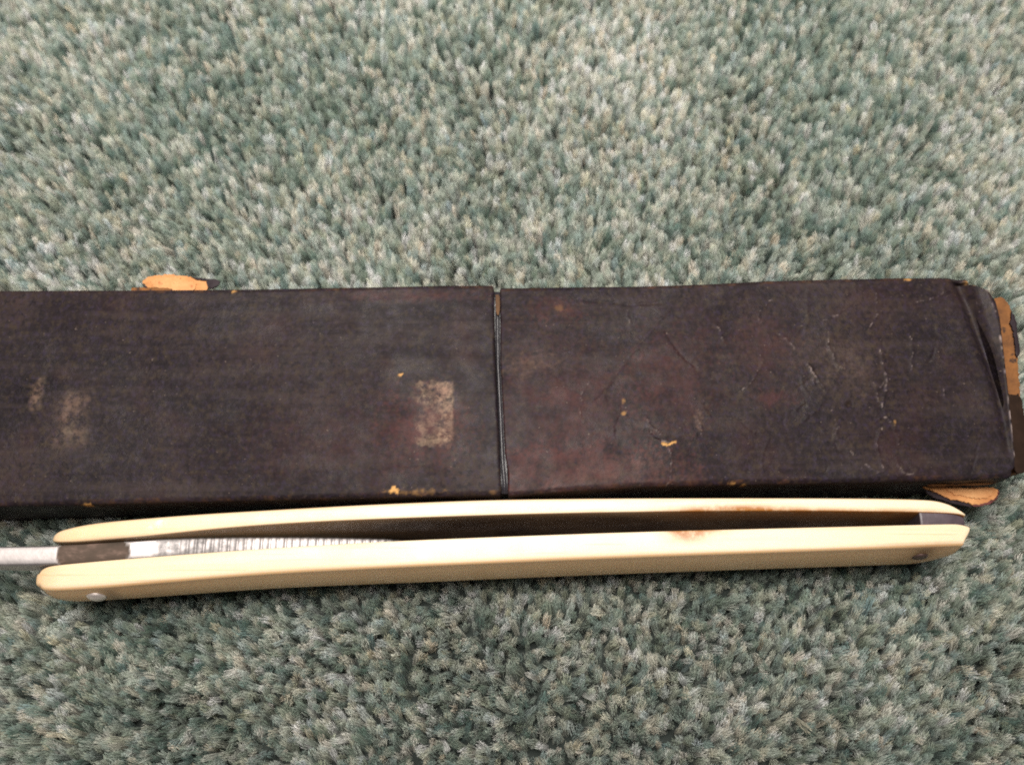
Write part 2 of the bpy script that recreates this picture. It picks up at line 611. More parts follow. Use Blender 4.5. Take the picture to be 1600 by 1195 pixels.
# ------------------------------------------------------------------ the case
def ring_template(r=0.9, n_top=170, n_arc=6, n_side=8):
    """cross-section as (fraction of the width, inset in mm, depth below the top in mm), near -> far over the top, then round the bottom"""
    out = []
    D = TOP - BOT
    for i in range(n_side):                       # near side going up
        out.append((0, 0.0, D - r - (D - 2 * r) * i / n_side, 'n'))
    for i in range(n_arc):
        a = math.pi / 2 * i / n_arc
        out.append((0, r - r * math.cos(a), r - r * math.sin(a), 'e'))
    for i in range(n_top + 1):
        u = i / n_top
        out.append((u, r * (1 - 2 * u), 0.0, 't'))
    for i in range(1, n_arc + 1):
        a = math.pi / 2 * i / n_arc
        out.append((1, -(r - r * math.sin(a)), r - r * math.cos(a), 'e'))
    for i in range(1, n_side + 1):
        out.append((1, 0.0, r + (D - 2 * r) * i / n_side, 'f'))
    for i in range(1, n_arc + 1):
        a = math.pi / 2 * i / n_arc
        out.append((1, -(r - r * math.cos(a)), D - r + r * math.sin(a), 'b'))
    for i in range(1, 6):
        u = 1 - i / 6
        out.append((u, r * (1 - 2 * u), D, 'b'))
    for i in range(n_arc):
        a = math.pi / 2 * (1 - i / n_arc)
        out.append((0, r - r * math.cos(a), D - r + r * math.sin(a), 'b'))
    return out


def wp(pts, z=TOP):
    return [P(a, b, z)[:2] for a, b in pts]


# creases in the covering paper: pixel path, ridge height, ridge width, step across it (mm)
CREASES = [
    ([(1262, 562), (1263, 575), (1275, 590), (1285, 605), (1294, 614)], .17, .22, .15),
    ([(1298, 520), (1294, 540), (1303, 560), (1306, 572), (1322, 577)], .12, .25, .10),
    ([(1375, 540), (1380, 575), (1387, 595), (1378, 620), (1379, 645), (1388, 650)], .15, .20, .14),
    ([(1362, 665), (1370, 655), (1385, 652), (1396, 662), (1400, 680), (1404, 700)], .13, .22, .10),
    ([(1376, 668), (1369, 690), (1372, 710), (1380, 735)], .15, .22, .10),
    ([(1423, 525), (1427, 560), (1422, 585)], .10, .3, .04),
    ([(1430, 472), (1455, 468), (1470, 462), (1488, 447)], .13, .30, .03),
    ([(1305, 650), (1310, 665), (1302, 690)], .09, .25, .05),
    ([(1250, 585), (1253, 605), (1262, 617)], .07, .25, .04),
    ([(1010, 665), (1022, 680), (1042, 694), (1050, 690)], .13, .25, .20),
    ([(1044, 695), (1050, 715), (1050, 735), (1046, 752), (1036, 772)], .10, .25, .12),
    ([(1090, 648), (1092, 660), (1096, 675)], .14, .3, .05),
    ([(905, 640), (940, 615), (985, 555), (1040, 490), (1064, 465)], .08, .35, .04),
    ([(1035, 510), (1055, 545), (1082, 572), (1096, 583)], -.12, .35, -.06),
    ([(1110, 590), (1112, 620), (1104, 640)], .07, .3, .03),
    ([(892, 466), (950, 472), (1000, 476), (1060, 468)], -.10, .4, .05),
    ([(1262, 440), (1259, 470), (1262, 500), (1250, 540)], .06, .4, .06),
    ([(930, 600), (945, 620), (948, 640)], .07, .3, .03),
    ([(1190, 600), (1230, 640), (1280, 660)], .05, .5, .03),
    ([(1440, 620), (1490, 632), (1540, 630)], .04, .5, .02),
    ([(880, 770), (860, 765), (842, 770)], .10, .3, .03),
]
_rc = random.Random(21)
for _ in range(46):
    a, b = _rc.uniform(900, 1560), _rc.uniform(450, 735)
    if _rc.random() < .45:
        a = _rc.uniform(1230, 1420)
    th = _rc.gauss(1.45, .45)
    pl = [(a, b)]
    for _k in range(_rc.randint(2, 4)):
        th += _rc.gauss(0, .45)
        L_ = _rc.uniform(8, 24)
        a, b = a + L_ * math.cos(th), b + L_ * math.sin(th)
        pl.append((a, min(b, 742)))
    CREASES.append((pl, _rc.choice((-1, 1, 1)) * _rc.uniform(.04, .11), _rc.uniform(.14, .24), _rc.uniform(-.08, .1)))
BODY_CREASES = [
    ([(0, 545), (60, 541), (120, 538)], .05, .5, .02),
    ([(0, 742), (120, 738), (260, 740), (420, 738), (600, 728), (760, 724)], .06, .45, .03),
    ([(330, 482), (450, 478), (600, 470), (740, 462)], .05, .5, .03),
    ([(620, 595), (640, 600), (705, 594), (710, 620), (708, 690)], .05, .25, .05),
    ([(705, 520), (706, 560), (708, 594)], .05, .3, .02),
    ([(640, 595), (642, 640), (655, 690), (705, 694)], .03, .3, .04),
    ([(215, 508), (225, 505), (232, 507)], .05, .3, 0),
    ([(250, 600), (330, 620), (420, 600), (520, 640)], .03, .9, .02),
]


_warp = {}


def blob(x, y, px, py, rx, ry, z=TOP, soft=1.0):
    c = P(px, py, z)
    k = 0.1  # mm per photo pixel, near enough
    d = np.hypot((x - c[0]) / (rx * k), (y - c[1]) / (ry * k))
    key = id(x)
    if key not in _warp:
        _warp[key] = (x, fbm(x, y, 0.7, 4, 12.0))
    d = d + 0.9 * _warp[key][1]
    return np.clip((1.0 + soft * .5 - d) / soft, 0, 1)


def top_relief(x, y, creases, seed):
    h = 0.16 * fbm(x, y, 14.0, 3, seed) + 0.035 * fbm(x, y, 2.2, 4, seed + 4)
    x = x + 0.30 * fbm(x, y, 1.3, 3, 61.0)
    y = y + 0.30 * fbm(x, y, 1.3, 3, 83.0)
    for poly, amp, w, step in creases:
        d, side, al = seg_dist(x, y, wp(smooth(poly, 2)))
        fade = np.clip(np.minimum(al, 1 - al) * 6, 0.0, 1)
        wob = 0.65 + 0.7 * np.abs(np.sin(al * 23 + seed))
        h += .8 * amp * wob * fade * np.exp(-(d / (w * .75)) ** 2)
        h += step * 0.45 * fade * side * np.exp(-(d / (w * 5)) ** 1.3) * np.clip(d / (w * .6), 0, 1)
    return h


def section(name, x0f, x1f, nearf, farf, nst, creases, seed, parent, round0, round1, extra=None, attrs_f=None):
    tpl = ring_template()
    nr = len(tpl)
    ts = np.linspace(0, 1, nst)
    fr = np.array([q[0] for q in tpl])
    ins = np.array([q[1] for q in tpl])
    dep = np.array([q[2] for q in tpl])
    tag = np.array([q[3] for q in tpl])
    # a few extra stations that turn the end edges over
    arc = [math.radians(a) for a in (0, 15, 30, 45, 60, 75, 90)]
    st = []
    for a in reversed(arc[1:]):
        st.append((0.0, round0 * math.sin(a) - round0, round0 * (1 - math.cos(a))))
    for u in ts:
        st.append((u, 0.0, 0.0))
    for a in arc[1:]:
        st.append((1.0, round1 * math.sin(a), round1 * (1 - math.cos(a))))
    # first group: shift measured outwards from t = 0
    st = [(u, (-(round0 * math.sin(arc[6 - i])) if i < 6 else s), d) for i, (u, s, d) in enumerate(st)]
    X, Y, Z = [], [], []
    xm = np.array([x0f(0.0), x1f(0.0)])
    for (u, s, d) in st:
        # boundary positions depend on y: solve with two passes
        x = np.full(nr, 0.0)
        yy = nearf(np.zeros(nr)) + fr * (farf(np.zeros(nr)) - nearf(np.zeros(nr)))
        for _ in range(3):
            a, b = x0f(yy) + round0, x1f(yy) - round1
            x = a + (b - a) * u + s
            ne, fa = nearf(x), farf(x)
            yy = ne + fr * (fa - ne)
        inset = ins + (np.where(fr <= 0.5, d, -d) * np.abs(1 - 2 * fr))
        y = yy + inset
        z = TOP - np.maximum(dep, 0) - np.where(dep < 7, d * np.clip(1 - dep / 7, 0, 1), 0) + np.where(dep > 10, d * .5, 0)
        X.append(x)
        Y.append(y)
        Z.append(z)
    X, Y, Z = np.array(X), np.array(Y), np.array(Z)
    topm = np.array([1.0 if k == 't' else (0.6 if k == 'e' else 0.0) for k in tag])[None, :] * np.ones((len(st), 1))
    rel = np.zeros_like(X)
    sel = (tag == 't') | (tag == 'e')
    rel[:, sel] = top_relief(X[:, sel], Y[:, sel], creases, seed)
    Z = Z + rel * topm
    sd = (tag == 'n') | (tag == 'f')
    sgn = np.where(tag == 'n', -1, 1)[None, :]
    wob = np.zeros_like(X)
    wob[:, sd] = 0.22 * fbm(X[:, sd], Z[:, sd], 6.0, 3, seed + 9)
    Y = Y + wob * sgn
    if extra is not None:
        Z = Z + extra(X, Y) * topm
    V = np.stack([X.ravel(), Y.ravel(), Z.ravel()], 1)
    at = {k: np.zeros(X.size) for k in ('red', 'pale', 'card', 'edge', 'painted_glint')}
    e = np.zeros_like(X)
    e[:, (tag == 'e')] = 1.0
    at['edge'] = e.ravel() * 0.20
    if attrs_f is not None:
        for k, a in attrs_f(X, Y, Z, topm).items():
            at[k] = np.clip(at[k] + a.ravel(), 0, 1)
    return mesh_obj(name, V, loft_faces(len(st), nr), M_CASE, parent, True, at, angle=50)


case = thing('razor_case', 'worn black paper covered razor case with torn orange card edges, lying behind the razor', 'razor case')

# body: runs out of the photo on the left, closed end beyond
bx1 = lineT([(771, 430), (772, 446), (773, 520), (774, 560), (778, 650), (781, 720), (784, 790)], TOP)


def body_attrs(X, Y, Z, topm):
    WX = X + .9 * fbm(X, Y, 1.6, 4, 91.0)
    WY = Y + .9 * fbm(X, Y, 1.6, 4, 97.0)

    def box(px0, py0, px1, py1, soft):
        a, b = P(px0, py1, TOP), P(px1, py0, TOP)
        return (np.clip((WX - a[0]) / soft, 0, 1) * np.clip((b[0] - X) / soft, 0, 1)
                * np.clip((WY - a[1]) / soft, 0, 1) * np.clip((b[1] - WY) / soft, 0, 1))
    brk = np.clip(.5 + 1.1 * fbm(X, Y, 1.8, 4, 2.2), 0, 1)
    pale = 0.34 * box(650, 594, 711, 697, .45) + .35 * box(650, 594, 711, 697, .45) * brk
    pale += .55 * blob(X, Y, 694, 612, 17, 18, soft=1.3) * box(640, 592, 711, 699, .3) + .35 * blob(X, Y, 700, 655, 10, 45, soft=1.3) * box(640, 592, 711, 699, .3)
    pale += 0.45 * box(640, 600, 672, 632, .9) * brk + .55 * blob(X, Y, 697, 680, 12, 7, soft=1.1) + .3 * blob(X, Y, 664, 688, 14, 5, soft=1.2)
    pale += 0.42 * box(18, 592, 42, 715, 1.2) + .55 * box(42, 590, 74, 645, 1.0) + 0.45 * box(66, 605, 156, 712, 2.4) * np.clip(.75 + .9 * fbm(X, Y, 4, 3, 8), 0, 1)
    pale = pale * topm
    red = 0.9 * blob(X, Y, 672, 660, 50, 45, soft=1.4) + .6 * blob(X, Y, 640, 462, 90, 9, soft=1.2) + .35 * blob(X, Y, 560, 690, 120, 50, soft=1.8)
    red += .30 * np.clip(fbm(X, Y, 12, 3, 31) - .1, 0, 1)
    card = 1.0 * blob(X, Y, 615, 767, 7, 5, soft=.5) + .8 * blob(X, Y, 133, 788, 6, 4, soft=.5)
    card += .28 * blob(X, Y, 645, 768, 34, 4, soft=1.2) * np.clip(.6 + 1.5 * fbm(X, Y, 1.2, 3, 3), 0, 1)
    card += .15 * blob(X, Y, 770, 768, 5, 3, soft=.9) + .8 * blob(X, Y, 626, 586, 3, 3, soft=.5) + .6 * blob(X, Y, 365, 456, 3, 3, soft=.5)
    return {'pale': pale * .85, 'red': red * topm, 'card': card * np.where(Z > TOP - 2, 1, 0)}


section('case_body', lambda y: -104.0 + 0 * np.asarray(y), bx1, body_near, body_far, 460, BODY_CREASES, 1.7, case, 1.2, 0.5, None, body_attrs)

# cap
cx0 = lineT([(781, 430), (781, 450), (782, 500), (781.5, 560), (785.5, 640), (789, 715), (794, 750), (793, 790)], TOP)
cx1 = lineT([(1512, 430), (1530, 438), (1545, 447), (1556, 462), (1563, 490), (1570, 550), (1577, 610), (1584, 670), (1589, 720), (1588, 740), (1580, 752)], TOP)


def cap_extra(x, y):
    h = np.zeros_like(x)
    d, side, al = seg_dist(x, y, wp(smooth([(1505, 441), (1520, 475), (1538, 530), (1558, 590), (1570, 650), (1578, 705)], 2)))
    h -= 2.0 * np.exp(-(d / (1.45 - .7 * al)) ** 2) * np.clip(1.1 - al, 0, 1) ** .8
    d, side, al = seg_dist(x, y, wp(smooth([(1540, 452), (1557, 490), (1568, 560), (1578, 630), (1585, 690), (1588, 735)], 2)))
    h += 0.20 * np.exp(-(d / 0.42) ** 2)
    d = np.hypot(x - P(1327, 632, TOP)[0], y - P(1327, 632, TOP)[1])
    h -= 0.5 * np.exp(-(d / .35) ** 2)
    return h


def cap_attrs(X, Y, Z, topm):
    red = .9 * blob(X, Y, 910, 735, 130, 32, soft=1.3) + .55 * blob(X, Y, 1050, 600, 55, 70, soft=1.6) + .6 * blob(X, Y, 880, 650, 80, 90, soft=2)
    red += .45 * blob(X, Y, 870, 485, 40, 18, soft=1.2) + .45 * blob(X, Y, 1200, 545, 45, 40, soft=1.5) + .5 * blob(X, Y, 1210, 622, 30, 12, soft=1.2)
    red += .30 * np.clip(fbm(X, Y, 11, 3, 47), 0, 1)
    painted_glint = np.zeros_like(X)
    pale = .22 * blob(X, Y, 825, 570, 35, 16, soft=1.4) + .16 * blob(X, Y, 1320, 570, 50, 40, soft=1.6) + .25 * blob(X, Y, 1093, 655, 7, 12, soft=.9)
    pale += .14 * blob(X, Y, 960, 745, 90, 22, soft=1.5)
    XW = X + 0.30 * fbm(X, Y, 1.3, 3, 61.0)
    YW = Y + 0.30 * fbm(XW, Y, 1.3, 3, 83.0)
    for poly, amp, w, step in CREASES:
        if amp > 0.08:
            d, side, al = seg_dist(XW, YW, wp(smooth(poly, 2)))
            painted_glint += min(1, amp / .14) * np.exp(-(d / .11) ** 2) * np.clip(-.05 + 1.9 * fbm(X, Y, .8, 3, amp * 90), 0, 1) * .42
    card = blob(X, Y, 1041, 694, 7, 2.4, soft=.5) + blob(X, Y, 1050, 691, 4, 3, soft=.5) + .45 * blob(X, Y, 975, 645, 4, 3, soft=.6) + .3 * blob(X, Y, 976, 626, 3, 3, soft=.7)
    card += .7 * blob(X, Y, 1421, 436, 6, 2, soft=.6) + .35 * blob(X, Y, 1398, 660, 2, 5, soft=.8) + .12 * blob(X, Y, 875, 481, 7, 4, soft=1)
    card += .5 * blob(X, Y, 1146, 755, 5, 2, soft=.6) + .4 * blob(X, Y, 1163, 757, 3, 2, soft=.6)
    card += .75 * blob(X, Y, 1527, 440, 16, 4, soft=.8) * np.clip(.5 + 1.4 * fbm(X, Y, 1.1, 3, 3), 0, 1)
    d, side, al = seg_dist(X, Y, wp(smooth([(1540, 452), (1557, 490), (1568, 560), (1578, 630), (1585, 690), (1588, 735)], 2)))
    painted_glint += .9 * np.exp(-(d / .14) ** 2) * np.clip(.15 + 1.8 * fbm(X, Y, 1.4, 2, 77), 0, 1)
    return {'red': red * topm, 'painted_glint': painted_glint * topm, 'pale': pale * topm * .85, 'card': card * np.where(Z > TOP - 1.5, .9, 0)}


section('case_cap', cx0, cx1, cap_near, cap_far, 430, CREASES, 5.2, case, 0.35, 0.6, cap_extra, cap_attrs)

# neck of the inner box, seen down the slit between body and cap
vs, n_r = [], 0
xs = np.concatenate([np.linspace(-9, -1, 8), np.linspace(-.8, .8, 21), np.linspace(1, 9, 8)])
for dx in xs:
    xc = 0.5 * (bx1(40.0) + cx0(40.0))
    lip = 0.16 * math.exp(-((dx) / 0.22) ** 2)
    ring = []
    yn_, yf_ = float(body_near(xc)) + 0.55, float(body_far(xc)) - 0.55
    for i in range(41):
        u = i / 40
        y = yn_ + (yf_ - yn_) * u
        xx = 0.5 * (float(bx1(y)) + float(cx0(y))) + dx
        rr = 0.5 * (math.exp(-(u / .02) ** 2) + math.exp(-((1 - u) / .02) ** 2))
        ring.append((xx, y, TOP - 1.55 + lip * (0.85 + .25 * mnoise.noise((u * 9, 0, 3))) * (0 if u > .9 else 1) - rr))
    ring.append((xc + dx, yf_, BOT + .6))
    ring.append((xc + dx, yn_, BOT + .6))
    vs += ring
    n_r = len(ring)
mesh_obj('inner_neck', vs, loft_faces(len(xs), n_r), M_NECK, case, True, None, angle=50)


def slab(name, outline_px, z, thick, mat, parent, tilt=(0, 0), rough=.08, skirt=0.0, seed=0):
    """a torn piece of card: irregular plate with a fretted edge, real thickness and a slightly bowed face"""
    pts = smooth(outline_px, 1)
    w = [P(a, b, z) for a, b in pts]
    # add points along the edge and fret them
    loop = []
    r2 = random.Random(seed)
    for a, b in zip(w, w[1:] + w[:1]):
        L = math.dist(a, b)
        n = max(1, int(L / .22))
        for i in range(n):
            u = i / n
            loop.append((a[0] + (b[0] - a[0]) * u + r2.gauss(0, rough), a[1] + (b[1] - a[1]) * u + r2.gauss(0, rough)))
    cx = sum(p[0] for p in loop) / len(loop)
    cy = sum(p[1] for p in loop) / len(loop)
    V, F = [], []
    n = len(loop)
    rings = [(1.0, -thick, 0), (1.0, 0, 0), (.96, .04, 0), (.8, .06, 1), (.5, .08, 1), (.2, .05, 1)]
    for s, dz, k in rings:
        for (x, y) in loop:
            X, Y = cx + (x - cx) * s, cy + (y - cy) * s
            zz = z + dz + tilt[0] * (X - cx) + tilt[1] * (Y - cy) + .10 * mnoise.noise((X * .9, Y * .9, seed))
            if dz == -thick:
                zz -= skirt
            V.append((X, Y, zz))
    for i in range(len(rings) - 1):
        for j in range(n):
            k = (j + 1) % n
            F.append((i * n + j, i * n + k, (i + 1) * n + k, (i + 1) * n + j))
    F.append(tuple(range((len(rings) - 1) * n, len(rings) * n)))
    F.append(tuple(range(n - 1, -1, -1)))
    return mesh_obj(name, V, F, mat, parent, True, None, angle=45)


# torn tongue of card at the back edge of the body
fl = slab('torn_card_flap', [(222, 441), (230, 432), (243, 430), (262, 428), (286, 430), (300, 433), (310, 437), (326, 438), (332, 441), (326, 449), (318, 458), (240, 458)], 14.6, .5, M_CARD, case, (0, -.04), .07, seed=3)
fl['label'] = 'orange torn card flap behind the case body'
slab('paper_skin', [(298, 433), (312, 434.5), (330, 436), (338, 436), (344, 440), (341, 446), (330, 452), (324, 449), (330, 442), (324, 438), (308, 437)], 14.75, .25, M_SKIN, fl, (0, 0), .05, seed=4)
slab('paper_skin', [(223, 443), (232, 449), (246, 458), (238, 460), (226, 450), (221, 444)], 14.4, .3, M_SKIN, fl, (0, 0), .04, seed=5)
slab('torn_layer', [(236, 439), (246, 433), (264, 432), (280, 433), (284, 439), (300, 440), (308, 445), (300, 456), (245, 456)], 14.82, .2, M_CARD_PALE, fl, (0, -.04), .10, seed=17)
slab('torn_card_edge', [(205, 449.6), (235, 449), (268, 450), (268, 457), (205, 457)], 16.2, .3, M_CARD_BROWN, case, (0, 0), .05, seed=6)

# torn tongue of card at the front corner of the cap
fl = slab('torn_card_flap', [(1444, 762), (1460, 760.5), (1500, 761), (1545, 761), (1558, 763), (1560, 770), (1554, 779), (1540, 786), (1524, 789), (1506, 783), (1480, 778), (1466, 770)], 12.2, .6, M_CARD, case, (.0, .02), .08, seed=8)
fl['label'] = 'orange torn card flap in front of the case cap'
slab('paper_skin', [(1559, 764), (1562, 769), (1558, 780), (1547, 788), (1528, 792), (1516, 789), (1526, 787), (1543, 784), (1553, 777), (1558, 770)], 12.0, .3, M_SKIN_RED, fl, (0, 0), .05, seed=9)
slab('paper_skin', [(1446, 764), (1462, 771), (1480, 779.5), (1506, 785), (1524, 790), (1512, 792), (1484, 785), (1462, 778), (1448, 770)], 11.8, .3, M_SKIN, fl, (0, 0), .06, seed=10)
slab('torn_card_edge', [(1452, 756.5), (1480, 755), (1530, 753.5), (1550, 753.5), (1549, 757), (1500, 757.6), (1455, 758.6)], 14.8, .8, M_CARD_BROWN, case, (0, 0), .04, seed=11)

slab('torn_layer', [(1478, 764), (1510, 763.5), (1546, 764), (1552, 769), (1546, 776), (1532, 780), (1512, 776), (1490, 771)], 12.45, .2, M_CARD_PALE, fl, (.0, .02), .10, seed=18)

# bare end board of the cap where the covering has torn away
ew = slab('bare_end_board', [(1548, 470), (1558, 465), (1564, 464), (1574, 471), (1581, 486), (1586, 510), (1590, 545), (1592, 580), (1594, 615), (1597, 660), (1600, 700), (1600, 738), (1585, 738), (1570, 640), (1552, 520)], 16.0, 9.0, M_CARD_BROWN, case, (-.05, 0), .06, seed=12)
ew['label'] = 'bare brown end board where the cap covering has torn away'
slab('paper_skin', [(1581, 487), (1587, 496), (1590, 520), (1594, 545), (1592, 556), (1588, 558), (1587, 540), (1583, 520), (1579, 503)], 16.35, .35, M_SKIN, ew, (-.05, 0), .07, seed=13)
slab('paper_skin', [(1570, 612), (1584, 618), (1594, 614), (1602, 650), (1606, 700), (1606, 739), (1584, 739), (1578, 690)], 16.2, .35, M_SKIN_BROWN, ew, (-.05, 0), .07, seed=14)
# strip of bare card on the neck at the back of the slit
slab('bare_card_strip', [(774, 461), (780.5, 460), (781.5, 475), (781, 488), (778, 493), (775, 488)], 17.1, .3, M_NECKCARD, case, (0, 0), .03, seed=15)


# ------------------------------------------------------------------ the razor
razor = thing('straight_razor', 'closed straight razor with cream ivory scales, standing on edge in front of the black case', 'razor')
LEAN = math.radians(10.0)

up_out = line(smooth([(72, 838), (84, 828), (110, 822), (150, 815), (200, 810), (300, 802), (400, 796), (560, 787), (700, 781), (800, 778), (1000, 776), (1200, 776), (1350, 776.5), (1410, 777.5), (1450, 779), (1466, 781), (1480, 785), (1491, 790), (1506, 799.5), (1515, 807)], 2), TOP)
up_in = line(smooth([(72, 843), (90, 846), (130, 846), (200, 840), (300, 829), (400, 820), (500, 814), (600, 810), (800, 803), (1000, 799), (1200, 797), (1400, 799), (1440, 800), (1480, 801), (1504, 803), (1515, 808)], 2), TOP)
lo_in = line(smooth([(55, 894), (60, 889), (72, 884), (100, 881), (200, 872), (400, 857), (600, 845), (800, 837), (1000, 830), (1200, 825), (1400, 820), (1480, 818), (1500, 818), (1519, 823)], 2), TOP)
lo_out = line(smooth([(55, 914), (60, 919), (72, 921), (100, 921), (200, 914), (400, 896), (600, 886), (800, 877), (1000, 869), (1200, 862), (1400, 855), (1480, 852), (1498, 851), (1507, 851), (1508, 850), (1513, 839), (1519, 824)], 2), TOP)


def scale_part(xa, xb, fin, fout, sgn, stain_f):
    """one handle scale, lofted along x. sgn = +1: outer side faces +y (the case), -1: faces the viewer"""
    n = 420
    u = np.linspace(0, 1, n)
    u = 0.5 - 0.5 * np.cos(np.pi * u) * (0.4 + 0.6 * np.abs(np.cos(np.pi * u)) ** .3)
    u = np.sort(np.clip(u, 0, 1))
    u[0], u[-1] = 0, 1
    xs = xa + (xb - xa) * np.linspace(0, 1, n) if False else xa + (xb - xa) * u
    V = []
    A = {k: [] for k in ('grime_shade', 'stain', 'tan_tone', 'scuff')}
    nr = 0
    for x in xs:
        # side profile: rounded ends, slender leaf in between
        dl, dr = x - xa, xb - x
        def end(d, R):
            return math.sqrt(max(0.0, 1 - (1 - min(1, d / R)) ** 2))
        e = min(end(dl, 5.5), end(dr, 7.0))
        top_drop = (1 - end(dl, 5.5)) * 2.6 + (1 - end(dr, 7.0)) * 0.4
        full = 9.6 + 4.4 * min(1, dl / 60) ** .8
        hs = 2.6 + (full - 2.6) * e
        hs = min(hs, (TOP - top_drop - BOT) / math.cos(LEAN))
        yi, yo = float(fin(x)), float(fout(x))
        T = max(0.25, abs(yo - yi))
        bulge = (0.55 if sgn > 0 else 0.62) * e
        r = min(0.80, T * .35)
        sec = []          # (offset outwards from the inner plane, depth h, region)
        nh = 14
        for i in range(nh):                      # inner face, bottom to top
            h = hs * .985 - (hs * .985 - .22) * i / (nh - 1)
            sec.append((0.0, h, 0))
        sec.append((0.03, .12, 0))
        sec.append((0.09, .04, 1))
        sec.append((0.20, .0, 1))
        for i in range(1, 6):
            sec.append((0.2 + (T - r - .2) * i / 6, -0.05 * math.sin(math.pi * i / 6), 1))
        for i in range(9):
            a = math.pi / 2 * i / 8
            sec.append((T - r + r * math.sin(a), r - r * math.cos(a), 1 if i < 4 else 2))
        for i in range(1, 16):
            w = i / 15
            h = r + (hs - r) * w
            off = T + bulge * math.sin(math.pi * min(1, w * 1.0)) - (T * .42) * w ** 3
            sec.append((off, h, 2))
        nr = len(sec)
        for (o, h, reg) in sec:
            y = yi + sgn * o - math.sin(LEAN) * h
            z = TOP - top_drop - math.cos(LEAN) * h
            V.append((x, y, z))
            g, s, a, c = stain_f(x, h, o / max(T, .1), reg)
            A['grime_shade'].append(g)
            A['stain'].append(s)
            A['tan_tone'].append(a)
            A['scuff'].append(c)
    return mesh_obj('scale', V, loft_faces(n, nr), M_BONE, razor, True, A, angle=60)


def X(px):
    return P(px, 840, TOP)[0]


def bump1(x, px, w):
    return math.exp(-((x - X(px)) / (w * .1)) ** 2)


def stain_up(x, h, o, reg):
    g = s = a = c = 0.0
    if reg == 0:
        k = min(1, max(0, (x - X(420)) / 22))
        g = (0.02 + .50 * k) + min(1, h / 5) * (.15 + .3 * k)  # brown grime plus painted slot shade, darker with depth
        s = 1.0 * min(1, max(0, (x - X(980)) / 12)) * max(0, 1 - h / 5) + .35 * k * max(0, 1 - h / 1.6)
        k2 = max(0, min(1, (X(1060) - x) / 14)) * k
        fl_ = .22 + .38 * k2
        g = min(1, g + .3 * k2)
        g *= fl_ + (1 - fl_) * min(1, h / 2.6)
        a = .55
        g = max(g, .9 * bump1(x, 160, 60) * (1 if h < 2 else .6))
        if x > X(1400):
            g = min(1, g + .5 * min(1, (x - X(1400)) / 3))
    elif reg == 1:
        s = 1.0 * min(1, 1.5 * bump1(x, 1150, 95) * max(0, 1 - o * 1.6)) + .8 * bump1(x, 1330, 120) * max(0, 1 - o * 3) + .30 * bump1(x, 1440, 50) * max(0, 1 - o * 2.5) + .22 * bump1(x, 930, 20) * max(0, 1 - o * 3)
        a = .06 + .42 * min(1, max(0, (X(400) - x) / 26)) + .10 * bump1(x, 1180, 70)  # tan tone, stronger towards the left end
        g = .65 * bump1(x, 160, 55) * max(0, 1 - o * 5)
        c = .9 * bump1(x - .35 * (o - .5) * 6, 240, 9) * (1 if .30 < o < .8 else 0)
    else:
        a = .5
    return min(1, g), s, a, c


def stain_lo(x, h, o, reg):
    g = s = a = c = 0.0
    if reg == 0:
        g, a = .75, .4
    elif reg == 1:
        s = min(1, 1.6 * bump1(x, 1075, 32) * max(0, 1 - o * 1.6)) + .5 * bump1(x, 1110, 40) * max(0, 1 - o * 4) + .45 * bump1(x, 550, 50) * max(0, 1 - abs(o - .12) * 8)
        s += .22 * bump1(x, 1330, 60) * max(0, 1 - o * 5) + .22 * bump1(x, 300, 120) * max(0, 1 - abs(o - .1) * 8)
        a = .05 + .65 * min(1, max(0, (X(105) - x) / 5)) + .12 * max(0, 1 - o * 5)
        s += .25 * bump1(x, 1440, 60) * (o > .8)
    else:
        a = .80  # outer face a deeper tan than the top edge
        s = .30 * bump1(x, 1450, 50) + .22 * bump1(x, 230, 60)
        g = .75 * bump1(x, 1452, 16) * (1 if 1.0 < h < 6 else .2) + .55 * bump1(x, 172, 14) * (1 if h > 1 else 0)
    return min(1, g), min(1, s), min(1, a), c


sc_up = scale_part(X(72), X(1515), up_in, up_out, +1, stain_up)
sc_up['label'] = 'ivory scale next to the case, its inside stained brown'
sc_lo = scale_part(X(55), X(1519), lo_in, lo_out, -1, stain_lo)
sc_lo['label'] = 'ivory scale facing away from the case, with the pivot washer'


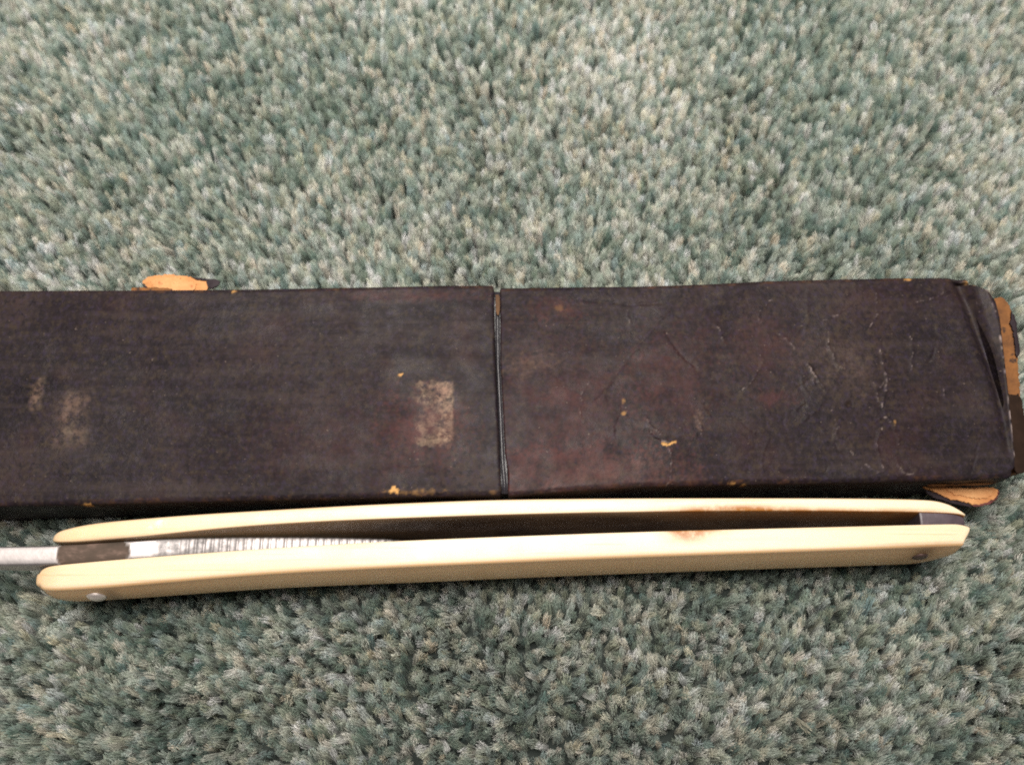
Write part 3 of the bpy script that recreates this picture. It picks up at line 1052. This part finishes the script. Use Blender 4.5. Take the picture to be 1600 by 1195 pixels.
# blade: tail, tang with thumb ridges and the edge deep between the scales
def blade():
    xs = np.arange(X(-190), X(1380), 0.14)
    kx = [X(a) for a in (-190, -120, 0, 88, 150, 205, 250, 320, 400, 500, 590, 640, 700, 1380)]
    kd = [2.5, 1.0, .35, .45, .8, 1.1, 1.5, 2.7, 4.3, 6.1, 7.4, 8.3, 9.2, 10.2]
    kw = [1.6, 2.8, 3.0, 3.05, 3.05, 3.0, 3.0, 2.9, 2.8, 2.5, 2.0, 1.2, .4, .18]
    kb = [3.6, 3.4, 3.2, 4.5, 9.0, 10.0, 10.5, 11.5, 12.5, 13.0, 13.2, 13.3, 13.3, 12.5]
    V = []
    A = {'grime_shade': [], 'pit': []}
    nr = 0
    top_l = line([(-190, 845), (0, 852.5), (88, 849.5), (200, 843)], TOP)
    bot_l = line([(-190, 876), (0, 882), (88, 881.5), (200, 871)], TOP)
    for x in xs:
        d = float(np.interp(x, kx, kd))
        w = float(np.interp(x, kx, kw))
        b = float(np.interp(x, kx, kb))
        m = 0.5 * (float(up_in(x)) + float(lo_in(x)))
        mt = 0.5 * (float(top_l(x)) + float(bot_l(x)))
        k = min(1, max(0, (x - X(60)) / (X(200) - X(60))))
        yc = mt * (1 - k) + m * k
        ph = (x - X(250)) / 1.22
        jim = 0.0
        if X(250) < x < X(625):
            jim = 0.17 * (abs(math.sin(math.pi * ph)) ** .6 - .6) * min(1, (x - X(250)) / 4)
        hw = w / 2
        r = min(.35, hw * .4)
        sec = [(-hw, d + 1.5), (-hw, d + r), (-hw + r * .3, d + r * .3), (-hw + r, d), (-hw * .33, d - .05), (hw * .33, d - .05), (hw - r, d), (hw - r * .3, d + r * .3), (hw, d + r), (hw, d + 1.5)]
        sw = 1.5 if x > X(400) else hw
        bb = max(b, d + 2.2)
        sec += [(sw, bb - .3), (sw * .5, bb), (-sw * .5, bb), (-sw, bb - .3)]
        nr = len(sec)
        for i, (o, h) in enumerate(sec):
            hh = h - (jim if 2 <= i <= 7 else jim * .5 if i in (1, 8) else 0)
            y = yc + o - math.sin(LEAN) * hh
            z = TOP - math.cos(LEAN) * hh
            V.append((x, y, z))
            off = 0.5 * mnoise.noise((x * 2.0, o * 2.0, 4.0))
            bow = 0.55 * (o / max(hw, .1)) ** 2
            g0 = min(1, max(0, (x + off - bow - X(88)) / .35))
            g1 = min(1, max(0, (X(204) - bow * 1.6 - .15 * o - x + off) / .35))
            A['grime_shade'].append(g0 * g1 * (1 if h < d + 3 else 1))
            pt = min(1, max(0, (x - X(232)) / 1.6)) * (1 - .55 * min(1, max(0, (x - X(330)) / 6)))
            A['pit'].append(pt)
    o = mesh_obj('blade', V, loft_faces(len(xs), nr), M_STEEL, razor, True, A, angle=70)
    o['label'] = 'steel blade tang with fine thumb ridges and a brown tarnished band'
    return o


blade()


# spacer wedge between the scales at the blunt end
def wedge():
    xs = np.linspace(X(1443), X(1516), 40)
    V = []
    nr = 0
    for i, x in enumerate(xs):
        yi, yo = float(lo_in(x)) - .05, float(up_in(x)) + .05
        u = i / (len(xs) - 1)
        d = .30 + .9 * u ** 4 + (.12 if i == 0 else 0)
        hs = 9.0 - 5.5 * u ** 3
        sec = [(yi, d), (yi + (yo - yi) * .33, d - .06), (yi + (yo - yi) * .66, d - .06), (yo, d), (yo, hs), (yi, hs)]
        nr = len(sec)
        for (y, h) in sec:
            V.append((x, y - math.sin(LEAN) * h, TOP - math.cos(LEAN) * h))
    return mesh_obj('spacer_wedge', V, loft_faces(len(xs), nr), M_WEDGE, razor, True, None, angle=40)


wedge()


def washer(name, x, yface, h, sgn, rad, proud, mat, parent):
    """domed pin head on the outer face of a scale"""
    n = 28
    V = []
    rings = [(1.0, -0.35), (1.0, .05), (.92, .16), (.75, proud * .6), (.5, proud * .85), (.25, proud), (.06, proud)]
    for k, (s, o) in enumerate(rings):
        for j in range(n):
            a = 2 * math.pi * j / n
            hh = h + rad * s * math.sin(a)
            V.append((x + rad * s * math.cos(a), yface + sgn * o - math.sin(LEAN) * hh, TOP - math.cos(LEAN) * hh))
    return mesh_obj(name, V, loft_faces(len(rings), n), mat, parent, True, None, angle=50)


def pin(name, px, h, rad, proud, mat, wmat):
    x = X(px)
    # shaft through both scales
    V = []
    n = 12
    ya, yb = float(lo_out(x)) - .1, float(up_out(x)) + .1
    for y in (ya, yb):
        for j in range(n):
            a = 2 * math.pi * j / n
            hh = h + .7 * math.sin(a)
            V.append((x + .7 * math.cos(a), y - math.sin(LEAN) * hh, TOP - math.cos(LEAN) * hh))
    p = mesh_obj(name, V, loft_faces(2, n), mat, razor, True, None, angle=50)
    for f, s in ((lo_out, -1), (up_out, 1)):
        washer('washer', x, float(f(x)) + s * (.45 if s < 0 else .1), h + (0 if s < 0 else .8), s, rad, proud if s < 0 else .3, wmat, p)
    return p


pin('pivot_pin', 147, 3.6, 1.5, .62, M_PIN, M_PIN)
pin('wedge_pin', 1452, 4.2, 1.2, .35, M_PIN_DARK, M_PIN_DARK)
